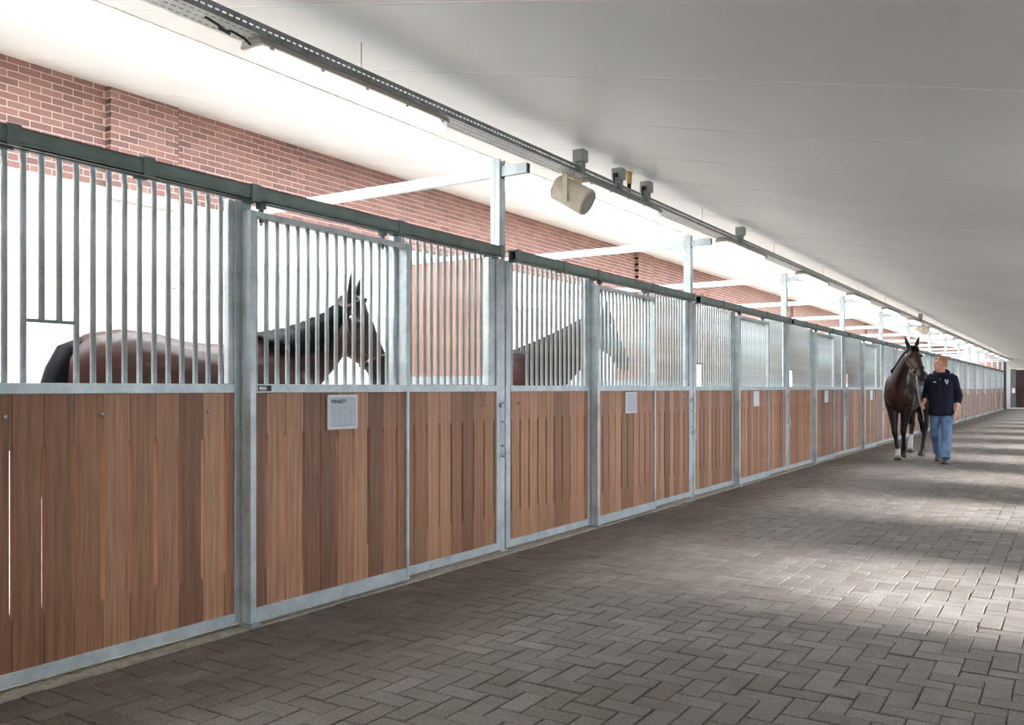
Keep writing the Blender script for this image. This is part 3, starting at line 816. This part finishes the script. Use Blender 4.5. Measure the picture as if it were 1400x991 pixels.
def horse(name, loc, rotz, label, neck, poll, hdir, hlat, legs, sx=1.0, mane_side=-1, tones=None, halter=True, shoulder_w=1.0, hs=1.0, coat='coat'):
    root = empty(name, loc, label, 'horse'); root.rotation_euler = (0, 0, rotz)
    tn = dict(body='body', neck='neck', head='head'); tn.update(tones or {})
    mb = MB(); cols = []      # (pos, radius, colour)
    def L(rings, cc, lateral=(0, 1, 0), n=16):
        mb.loft(rings, lateral, n)
        for r, c in zip(rings, cc if isinstance(cc, list) else [cc] * len(rings)): cols.append((Vector(r[0]), (r[1] + r[2]) / 2, COL[c]))
    bd = [(-.82, 1.16, .10, .14), (-.77, 1.20, .17, .25), (-.68, 1.23, .235, .325), (-.52, 1.245, .275, .345), (-.36, 1.245, .28, .335), (-.18, 1.215, .275, .325), (.0, 1.185, .285, .345),
          (.2, 1.17, .285, .36), (.38, 1.19, .25, .375), (.52, 1.20, .225, .365), (.66, 1.19, .205, .30), (.78, 1.18, .16, .22), (.84, 1.18, .09, .13)]
    L([((x * sx, 0, z), a * (shoulder_w if x > .3 else 1), b) for x, z, a, b in bd], [tn['body']] * len(bd), n=20)
    # croup roundings
    for s_ in (-1, 1):
        L([((-.74 * sx, .12 * s_, 1.10), .07, .12), ((-.62 * sx, .14 * s_, 1.16), .13, .22), ((-.45 * sx, .14 * s_, 1.18), .14, .24), ((-.30 * sx, .13 * s_, 1.15), .10, .16)], 'flank' if tn['body'] == 'body' else tn['body'])
        L([((.50 * sx, .13 * s_, .92), .09, .12), ((.52 * sx, .14 * s_, 1.08), .10, .17), ((.48 * sx, .12 * s_, 1.28), .09, .16), ((.42 * sx, .08 * s_, 1.42), .06, .10)], tn['body'])
    nl = [Vector(p[4]) if len(p) > 4 else Vector((0, 1, 0)) for p in neck]
    nr = [(Vector(p[0]), p[1], p[2], nl[i]) for i, p in enumerate(neck)]
    L(nr, tn['neck'])
    poll = Vector(poll); hd = Vector(hdir).normalized(); hl = Vector(hlat); hl = (hl - hd * hl.dot(hd)).normalized()
    fo = hd.cross(hl) * 1.0                       # points to the forehead side
    if fo.z < 0: fo = -fo
    hc = lambda t, b: poll + (hd * t - fo * (b - .09)) * hs
    L([(hc(t, b), a * hs, b * hs) for t, a, b in HEAD], [tn['head']] * 6 + ['muzzle'] * 4, lateral=hl, n=18)
    # cheek, brow and nostril forms
    for s_ in (-1, 1):
        e = hc(.15, .15) + (fo * .085 + hl * (.088 * s_)) * hs
        mb.ball(tuple(e), .03, .03, .03, 10, 6); cols.append((e, .03, COL['dark']))
        c_ = hc(.17, .15) + (hl * (.07 * s_) - fo * .05) * hs
        L([(c_ - hd * .09, .03, .05), (c_, .04, .09), (c_ + hd * .09, .03, .05)], tn['head'], lateral=hl, n=10)
        ns = hc(.56, .07) + (fo * .03 + hl * (.045 * s_)) * hs
        mb.ball(tuple(ns), .022, .022, .026, 8, 6); cols.append((ns, .022, COL['muzzle']))
        eb = poll + (fo * .02 - hd * .035 + hl * (.06 * s_)) * hs
        up = (fo * .55 - hd * .9 + hl * (.36 * s_)).normalized()
        L([(eb - up * .03, .034, .03), (eb + up * .05 * hs, .040, .026), (eb + up * .12 * hs, .031, .018), (eb + up * .19 * hs, .008, .007)], 'dark', lateral=tuple(hl), n=10)
    lower = hc(.53, .075) - fo * .07 * hs
    L([(lower - hd * .10, .030, .02), (lower, .036, .028), (lower + hd * .035, .02, .02)], 'muzzle', lateral=hl, n=10)
    for lg in legs:
        rings = [((p[0], p[1], p[2]), p[3], p[4] if len(p) > 5 else p[3]) for p in lg]
        L(rings, [p[-1] for p in lg], n=12)
    me = baked(mb, 0.0135, 11)
    n = len(me.vertices); co = np.empty(n * 3); me.vertices.foreach_get('co', co); co = co.reshape(n, 3)
    cp = np.array([tuple(c[0]) for c in cols]); cr = np.array([c[1] for c in cols]); cc = np.array([c[2][:3] for c in cols])
    out = np.ones((n, 4))
    for s_ in range(0, n, 8000):
        d = np.linalg.norm(co[s_:s_ + 8000, None, :] - cp[None], axis=2) / (cr[None] + .03)
        w = d ** -7.0
        out[s_:s_ + 8000, :3] = (w[:, :, None] * cc[None]).sum(1) / w.sum(1)[:, None]
    at = me.color_attributes.new('Col', 'FLOAT_COLOR', 'POINT'); at.data.foreach_set('color', out.ravel())
    me.materials.append(M[coat]); link('body', me, root)
    # eyes and nostrils
    for s_ in (-1, 1):
        e = hc(.15, .15) + (fo * .09 + hl * (.105 * s_)) * hs
        MB().ball(tuple(e), .017, .017, .017, 12, 8).build('eye', 'eye', root, smooth=True)
    # mane along the crest
    rng = random.Random(len(label)); mn = MB()
    P = [p[0] for p in nr]
    crest = []
    for i in range(len(nr)):
        t, sd, nm = ring_frame(P, i, nr[i][3]); crest.append((P[i] + nm * nr[i][2], sd, nm, nr[i][1], t))
    N = 90
    for q in range(N):
        u = .10 * (len(crest) - 1) + (q / (N - 1)) * (len(crest) - 1) * .90; i = min(int(u), len(crest) - 2); f = u - i
        c = crest[i][0].lerp(crest[i + 1][0], f); sd = crest[i][1].lerp(crest[i + 1][1], f); nm = crest[i][2].lerp(crest[i + 1][2], f); w_ = crest[i][3] * (1 - f) + crest[i + 1][3] * f; t = crest[i][4]
        s_ = mane_side; ln = rng.uniform(.75, 1.15) * min(1.0, .25 + 2.6 * q / N); j_ = rng.uniform(-.02, .02)
        pts = [c - nm * .03 + t * j_, c + nm * .018 + sd * (.015 * s_) + t * j_, c - nm * .035 * ln + sd * (w_ * .75 * s_) + t * j_, c - nm * .11 * ln + sd * ((w_ + .012) * s_) - t * .02, c - nm * .19 * ln + sd * ((w_ + .012) * s_) - t * .05]
        mn.loft([(p, .020 * g, .006 * g) for p, g in zip(pts, (1, 1.2, 1.2, .9, .25))], tuple(t), 6)
    for q in range(10):
        b = poll - hd * .04 + fo * .05 + hl * rng.uniform(-.045, .045)
        mn.loft([(b, .016, .008), (b + hd * .06 + fo * .03, .018, .008), (b + hd * .15 + fo * .025 + hl * rng.uniform(-.02, .02), .004, .003)], tuple(hl), 6)
    mn.build('mane', 'hair_black', root, smooth=True)
    tl = MB(); x = -.80 * sx
    tl.loft([((x + .14, 0, 1.47), .035, .03), ((x + .05, 0, 1.485), .055, .04), ((x - .035, 0, 1.44), .07, .055), ((x - .085, 0, 1.33), .08, .065), ((x - .12, 0, 1.2), .085, .07), ((x - .13, 0, 1.0), .085, .07), ((x - .13, 0, .8), .08, .06), ((x - .11, 0, .5), .02, .02)], n=12)
    for q in range(26):
        a = rng.uniform(0, 2 * PI); r_ = .065
        tl.loft([((x - .09 + .5 * r_ * math.cos(a), r_ * math.sin(a) * .8, 1.27), .014, .010), ((x - .13 + r_ * math.cos(a), r_ * math.sin(a) * 1.2, 1.0), .018, .012), ((x - .13 + r_ * math.cos(a), r_ * 1.2 * math.sin(a), .75), .016, .01), ((x - .10 + .3 * r_ * math.cos(a), .02 * math.sin(a), rng.uniform(.4, .6)), .004, .004)], n=6)
    tl.build('tail', 'hair_black', root, smooth=True)
    info = {'root': root}
    if halter:
        ht = MB()
        def hoop(t, a, b, tilt=0.0, r=.010):
            c = hc(t, b); pts = []
            for q in range(25):
                an = 2 * PI * q / 24
                pts.append(c + hl * ((a * hs + .008) * math.cos(an)) + fo * ((b * hs + .008) * math.sin(an)) + hd * (tilt * math.sin(an)))
            ht.tube(pts, r, 6)
        hoop(.40, .066, .092); hoop(.03, .09, .122, -.03)
        for s_ in (-1, 1): ht.tube([hc(.05, .12) + hl * (.098 * s_ * hs), hc(.18, .15) + hl * (.118 * s_ * hs), hc(.40, .09) + hl * (.074 * s_ * hs)], .010, 6)
        h_ = ht.build('halter', 'leather', root)
        for s_ in (-1, 1):
            for t_, w_ in ((.40, .078), (.10, .112)): MB().ball(tuple(hc(t_, .1) + hl * (w_ * s_ * hs)), .015, .015, .015, 8, 6).build('buckle', 'zinc', h_)
        info['chin'] = hc(.41, .095) - fo * .11
    return info

def yz(lg, y0, y1):
    z0, z1 = lg[0][2], lg[-1][2]
    return [(p[0], y0 + (y1 - y0) * (z0 - p[2]) / (z0 - z1)) + tuple(p[2:]) for p in lg]
def fore(x0, y, sx, pts, sock=None):
    """pts: elbow, knee, fetlock, hoof as (x, z)"""
    (ex, ez), (kx, kz), (fx, fz), (hx, hz) = pts
    c = 'sock' if sock else 'leg'
    return [(ex - .02, y, ez + .20, .11, 'body'), (ex, y, ez + .06, .112, 'dark'), (ex * .8 + kx * .2, y, ez * .8 + kz * .2, .096, 'leg'), (ex * .5 + kx * .5, y, ez * .5 + kz * .5, .074, 'leg'), (kx, y, kz + .04, .052, 'leg'), (kx + .008, y, kz - .01, .054, 'leg'), (kx * .65 + fx * .35, y, kz * .65 + fz * .35, .037, 'leg'), (kx * .25 + fx * .75, y, kz * .25 + fz * .75, .036, 'leg'),
            (fx, y, fz, .047, c), (fx * .5 + hx * .5, y, fz * .5 + (hz + .07) * .5, .040, c), (hx, y, hz + .065, .054, c), (hx + .004, y, hz + .045, .060, 'hoof'), (hx + .01, y, hz, .068, 'hoof')]
def hind(y, pts, sock=None):
    (sx_, sz), (kx, kz), (fx, fz), (hx, hz) = pts
    c = 'sock' if sock else 'leg'
    return [(sx_ - .10, y, sz + .18, .15, 'body'), (sx_, y, sz, .145, 'dark'), (sx_ * .55 + kx * .45, y, sz * .55 + kz * .45, .09, 'leg'), (kx + .02, y, kz + .05, .060, 'leg'), (kx, y, kz - .02, .055, 'leg'), (kx * .6 + fx * .4, y, kz * .6 + fz * .4, .040, 'leg'),
            (kx * .2 + fx * .8, y, kz * .2 + fz * .8, .038, c), (fx, y, fz, .049, c), (fx * .5 + hx * .5, y, fz * .5 + (hz + .07) * .5, .040, c), (hx, y, hz + .065, .054, c), (hx + .004, y, hz + .045, .060, 'hoof'), (hx + .01, y, hz, .068, 'hoof')]
def stand(sx):
    return [fore(0, .14, sx, [(.48 * sx, .95), (.49 * sx, .50), (.48 * sx, .16), (.52 * sx, .02)]), fore(0, -.14, sx, [(.48 * sx, .95), (.52 * sx, .50), (.51 * sx, .16), (.55 * sx, .02)]),
            hind(.14, [(-.42 * sx, .90), (-.70 * sx, .55), (-.68 * sx, .17), (-.63 * sx, .02)]), hind(-.14, [(-.42 * sx, .90), (-.66 * sx, .55), (-.64 * sx, .17), (-.59 * sx, .02)])]

SX = 1.1
horse('bay_horse', (-1.2, 3.76, 0.0), PI / 2, 'bay horse in the nearest stall, head turned to the bars',
      [((.40, 0, 1.25), .17, .33), ((.62, -.01, 1.30), .155, .33), ((.83, -.03, 1.42), .125, .265), ((1.02, -.08, 1.56), .10, .215, (.3, .95, 0)), ((1.12, -.15, 1.69), .088, .18, (.5, .85, 0)), ((1.15, -.22, 1.81), .08, .14, (.7, .7, 0))],
      (1.16, -.25, 1.865), (.17, -.31, -.90), (.90, .43, 0), stand(SX), SX, mane_side=-1, hs=1.14)
horse('dark_horse', (-1.86, 7.76, 0.0), math.radians(18.7), 'dark horse in the second stall behind the bars',
      [((.40, 0, 1.25), .17, .33), ((.66, 0, 1.34), .155, .33), ((.90, 0, 1.50), .125, .275), ((1.12, 0, 1.66), .10, .215), ((1.29, 0, 1.80), .088, .17), ((1.38, .01, 1.90), .08, .13)],
      (1.42, .02, 1.98), (.34, .22, -.9), (-.5, .86, 0), stand(SX), SX, mane_side=1, tones=dict(neck='leg', head='leg', body='body'), coat='coat_dark')
W3 = math.atan2(-.993, -.12)
H3 = horse('walking_horse', (1.17, 16.6, 0.0), W3, 'dark bay horse led along the aisle beside the man',
      [((.40, .0, 1.22), .18, .34), ((.62, .03, 1.30), .155, .32), ((.78, .09, 1.45), .12, .25), ((.90, .18, 1.60), .10, .20, (-.3, .95, 0)), ((.98, .27, 1.73), .088, .16, (-.5, .86, 0)), ((1.02, .33, 1.80), .08, .13, (-.6, .8, 0))],
      (1.03, .35, 1.865), (.40, .34, -.80), (-.62, .78, 0),
      [yz(fore(0, 0, 1, [(.50, .95), (.57, .50), (.55, .16), (.59, .02)], True), -.14, .01), yz(fore(0, 0, 1, [(.46, .95), (.46, .52), (.32, .22), (.31, .05)]), .13, .0),
       yz(hind(0, [(-.45, .90), (-.72, .56), (-.66, .18), (-.61, .02)]), .14, .06), yz(hind(0, [(-.36, .90), (-.44, .60), (-.22, .27), (-.16, .11)], True), -.10, .0)], 1.0, mane_side=-1)

# ------------------------------------------------------------------ the man leading the horse (faces -Y, his right hand at -X)
man = empty('person', (1.735, 16.25, 0), 'man in navy hooded top and blue jeans leading the horse', 'person')
fd = Vector((-.80, -.60, 0)).normalized(); hl_ = Vector((-fd.y, fd.x, 0))      # face direction and the head's left
HB = Vector((0.0, -.01, 0))
sk_ = MB()
hs = [(1.44, .056, .062, -.015), (1.50, .054, .060, -.008), (1.535, .052, .070, .022), (1.56, .060, .088, .020), (1.60, .070, .098, .008), (1.645, .076, .101, .002), (1.69, .076, .098, -.004), (1.725, .062, .082, -.010), (1.748, .035, .05, -.012), (1.756, .01, .014, -.012)]
sk_.loft([(HB + fd * o_ + Vector((0, 0, z)), a, b) for z, a, b, o_ in hs], tuple(hl_), 20)
nb_ = HB + fd * .100
sk_.loft([(nb_ + Vector((0, 0, 1.655)), .009, .008), (nb_ + fd * .010 + Vector((0, 0, 1.635)), .011, .012), (nb_ + fd * .022 + Vector((0, 0, 1.612)), .015, .016), (nb_ + fd * .008 + Vector((0, 0, 1.600)), .012, .010)], tuple(hl_), 10)
sk_.ball(tuple(HB + fd * .095 + Vector((0, 0, 1.545))), .022, .02, .017, 10, 6)
sk_.loft([(HB + fd * .086 + hl_ * .05 + Vector((0, 0, 1.668)), .010, .010), (HB + fd * .100 + Vector((0, 0, 1.672)), .012, .011), (HB + fd * .086 - hl_ * .05 + Vector((0, 0, 1.668)), .010, .010)], (0, 0, 1), 8)
for s_ in (-1, 1): sk_.loft([(HB + hl_ * (.074 * s_) - fd * .012 + Vector((0, 0, 1.60)), .008, .010), (HB + hl_ * (.084 * s_) - fd * .018 + Vector((0, 0, 1.63)), .009, .018), (HB + hl_ * (.082 * s_) - fd * .016 + Vector((0, 0, 1.655)), .008, .012)], tuple(hl_), 8)
# slim torso under the clothes so that head, arms and hands are one body
sk_.loft([((0, 0, .90), .11, .08), ((0, 0, 1.1), .10, .07), ((0, 0, 1.32), .13, .08), ((0, -.005, 1.42), .09, .06), ((0, -.01, 1.47), .055, .05)], (1, 0, 0), 14)
RA = [(-.17, 0, 1.40), (-.235, .05, 1.13), (-.255, -.13, .985), (-.262, -.20, .965)]
LA = [(.17, 0, 1.40), (.255, .07, 1.11), (.235, -.02, .90), (.228, -.045, .855)]
for A in (RA, LA):
    sk_.loft([(A[0], .045, .045), (A[1], .040, .040), ((Vector(A[1]) * .6 + Vector(A[2]) * .4), .042, .040), (A[2], .030, .026), (A[3], .030, .022)], (0, 1, 0), 12)
def hand(wrist, fwd, side, nrm, curl, thumb_sign):
    w = Vector(wrist); f = Vector(fwd).normalized(); sd = Vector(side); sd = (sd - f * sd.dot(f)).normalized(); nm = Vector(nrm); nm = (nm - f * nm.dot(f) - sd * nm.dot(sd)).normalized()
    sk_.loft([(w - f * .01, .027, .018), (w + f * .03, .038, .017), (w + f * .075, .043, .015), (w + f * .09, .040, .012)], tuple(sd), 12)
    for i, (o_, ln) in enumerate(((-.033, .068), (-.011, .078), (.011, .073), (.032, .058))):
        p = w + f * .078 + sd * o_; d = f.copy(); pts = [(p, .0095, .0095)]
        for j in range(3):
            d = (d * math.cos(curl) + nm * math.sin(curl)).normalized(); nm2 = nm
            p = p + d * ln * (.45, .32, .23)[j]; r = (.0088, .008, .0065)[j]; pts.append((p, r, r)); nmx = nm
            f_, n_ = d, None
            nm = (nm - d * nm.dot(d)).normalized()
        nm = Vector(nrm); nm = (nm - f * nm.dot(f) - sd * nm.dot(sd)).normalized()
        sk_.loft(pts, tuple(sd), 8)
    b = w + f * .025 + sd * (.032 * thumb_sign)
    sk_.loft([(b, .013, .012), (b + f * .03 + sd * (.022 * thumb_sign) + nm * .012, .011, .011), (b + f * .055 + sd * (.024 * thumb_sign) + nm * .028, .0095, .009), (b + f * .072 + sd * (.018 * thumb_sign) + nm * .036, .007, .007)], tuple(sd), 8)
hand(RA[3], (-.05, -.75, -.35), (0, -.3, .9), (1, 0, 0), .75, 1)
hand(LA[3], (-.05, -.25, -1), (0, 1, -.2), (-1, 0, 0), .32, -1)
me = baked(sk_, 0.006, 2); me.materials.append(M['skin']); link('body', me, man)
for s_ in (-1, 1):
    e = HB + fd * .094 + hl_ * (.032 * s_) + Vector((0, 0, 1.648)); MB().ball(tuple(e), .009, .009, .008, 10, 6).build('eye', 'eye', man, smooth=True)
lp = HB + fd * .104 + Vector((0, 0, 1.572)); MB().loft([(lp - hl_ * .022, .003, .003), (lp + fd * .004, .007, .006), (lp + hl_ * .022, .003, .003)], (0, 0, 1), 8).build('mouth', 'lip', man, smooth=True)
hr = MB()
hr.loft([(HB - fd * .040 + Vector((0, 0, 1.585)), .066, .058), (HB - fd * .030 + Vector((0, 0, 1.63)), .080, .075), (HB - fd * .022 + Vector((0, 0, 1.67)), .083, .086), (HB - fd * .010 + Vector((0, 0, 1.705)), .080, .096), (HB - fd * .006 + Vector((0, 0, 1.735)), .068, .088), (HB - fd * .006 + Vector((0, 0, 1.758)), .045, .06), (HB - fd * .006 + Vector((0, 0, 1.768)), .012, .016)], tuple(hl_), 18)
rng = random.Random(2)
for q in range(90):
    a = rng.uniform(0, 2 * PI); zz = rng.uniform(1.70, 1.765); k_ = math.sqrt(max(0.02, 1 - ((zz - 1.68) / .092) ** 2))
    p = HB + hl_ * (.078 * k_ * math.cos(a)) + fd * (.092 * k_ * math.sin(a) - .006) + Vector((0, 0, zz - .004)); d = (p - (HB + Vector((0, 0, 1.66)))).normalized()
    hr.loft([(p - d * .01, .012, .010), (p + d * .008 + fd * .006, .006, .006), (p + d * .014 + fd * .014, .002, .002)], tuple(hl_), 6)
me = baked(hr, 0.006, 2); me.materials.append(M['hair_red']); link('hair', me, man)
hd_ = MB()
hd_.loft([((.0, -.02, .775), .182, .135), ((0, -.02, .79), .200, .150), ((0, -.02, .83), .202, .152), ((0, -.015, .87), .196, .146), ((0, -.005, 1.0), .190, .134), ((0, 0, 1.15), .190, .124), ((0, 0, 1.30), .204, .128), ((0, 0, 1.39), .205, .120), ((0, 0, 1.445), .165, .100), ((0, 0, 1.49), .095, .085)], (1, 0, 0), 24)
for A, s_ in ((RA, -1), (LA, 1)):
    a0, a1, a2 = Vector(A[0]), Vector(A[1]), Vector(A[2]); e_ = a1 * .45 + a2 * .55
    hd_.loft([(a0 + Vector((-.05 * s_, 0, .02)), .085, .085), (a0 + Vector((.01 * s_, 0, -.01)), .080, .082), (a0 * .5 + a1 * .5, .066, .070), (a1, .064, .068), (a1 * .7 + a2 * .3, .062, .062), (e_, .054, .054), (e_ + (a2 - a1).normalized() * .012, .050, .050)], (0, 1, 0), 14)
me = baked(hd_, 0.010, 8); me.materials.append(M['navy']); top = link('hooded_top', me, man)
ho = MB(); pts = []
for q in range(25):
    a = 2 * PI * q / 24; pts.append(((.098 * math.cos(a)), .012 + .088 * math.sin(a), 1.488 + .030 * math.sin(a)))
ho.loft([(p, .034 + .016 * max(0, math.sin(2 * PI * i / 24)), .040) for i, p in enumerate(pts)], (0, 0, 1), 10)
ho.loft([((0, .10, 1.52), .07, .03), ((0, .135, 1.47), .11, .05), ((0, .145, 1.40), .10, .04), ((0, .135, 1.34), .04, .02)], (1, 0, 0), 12)
me = baked(ho, 0.009, 3); me.materials.append(M['navy']); link('hood', me, top)
# chest marks: pale two-lobed emblem on his left, small pale word mark on his right
em = MB(); y_ = -.132
em.prism([(.062, 1.375), (.082, 1.385), (.092, 1.345), (.085, 1.312), (.074, 1.338)], 1, y_ - .008, y_ + .03).build('chest_emblem', 'board_white', top)
em = MB().prism([(.098, 1.372), (.120, 1.378), (.118, 1.34), (.100, 1.292), (.092, 1.306), (.102, 1.345)], 1, y_ - .008, y_ + .03).build('chest_emblem', 'board_white', top)
MB().prism([(-.115, 1.338), (-.09, 1.35), (-.062, 1.342), (-.062, 1.326), (-.095, 1.326)], 1, y_ - .006, y_ + .03).build('chest_word_mark', 'board_white', top)
MB().box(-.004, .004, -.144, -.118, 1.36, 1.40).build('zip_pull', 'zinc', top)
MB().box(-.006, .006, -.140, -.115, 1.0, 1.38).build('zip', 'black', top)
jn = MB()
jn.loft([((0, 0, .98), .165, .105), ((0, 0, .90), .176, .118), ((0, 0, .82), .178, .122), ((0, 0, .76), .14, .10)], (1, 0, 0), 20)
LL = [(.088, .01, .84), (.095, -.15, .48), (.095, -.30, .11)]
RL = [(-.088, .02, .84), (-.095, .04, .47), (-.085, .34, .16)]
for Lg in (LL, RL):
    a, b, c = (Vector(v) for v in Lg)
    jn.loft([(a, .094, .100), (a * .6 + b * .4, .090, .094), (b, .080, .084), (b * .5 + c * .5, .076, .080), (c + (c - b).normalized() * -.03, .080, .080), (c + (c - b).normalized() * .03, .076, .074)], (1, 0, 0), 16)
for z in (.13, .19, .27):
    pass
me = baked(jn, 0.009, 5); me.materials.append(M['denim']); link('jeans', me, man)
def shoe(ax, ay, az, pitch):
    sh = MB(); R = Matrix.Rotation(pitch, 3, 'X')
    def T(p): return tuple(Vector((ax, ay, az)) + R @ Vector(p))
    sh.loft([(T((0, .085, .045)), .030, .035), (T((0, .06, .05)), .040, .048), (T((0, .0, .05)), .043, .048), (T((0, -.07, .04)), .046, .038), (T((0, -.14, .032)), .046, .028), (T((0, -.185, .028)), .030, .020)], (1, 0, 0), 14)
    sh.loft([(T((0, .03, .06)), .045, .05), (T((0, .03, .12)), .046, .055)], (1, 0, 0), 12)
    me = baked(sh, .008, 2); me.materials.append(M['shoe']); o = link('shoe', me, man)
    so = MB(); so.loft([(T((0, .09, .010)), .030, .012), (T((0, .06, .010)), .042, .012), (T((0, -.06, .010)), .047, .012), (T((0, -.15, .012)), .046, .012), (T((0, -.195, .016)), .026, .010)], (1, 0, 0), 14); so.build('sole', 'sole', o, smooth=True)
shoe(.095, -.33, .002, 0.0)
shoe(-.085, .385, .072, .52)

# lead rope from the halter to his right hand
hm = H3['root']; hm_m = Matrix.Translation(hm.location) @ Matrix.Rotation(W3, 4, 'Z')
c0 = hm_m @ H3['chin']; h0 = Vector((1.735, 16.25, 0)) + Vector(RA[3]) + Vector((-.01, -.07, -.04))
pts = []
for q in range(15):
    t = q / 14; p = c0.lerp(h0, t); p.z -= .10 * math.sin(PI * t); pts.append(p)
pts += [h0 + Vector((.015, .0, -.06)), h0 + Vector((.03, .02, -.14)), h0 + Vector((.035, .03, -.24))]
tag(MB().tube(pts, .009, 8).build('lead_rope', 'rope', smooth=True), 'pale lead rope between the halter and the hand of the man', 'rope')
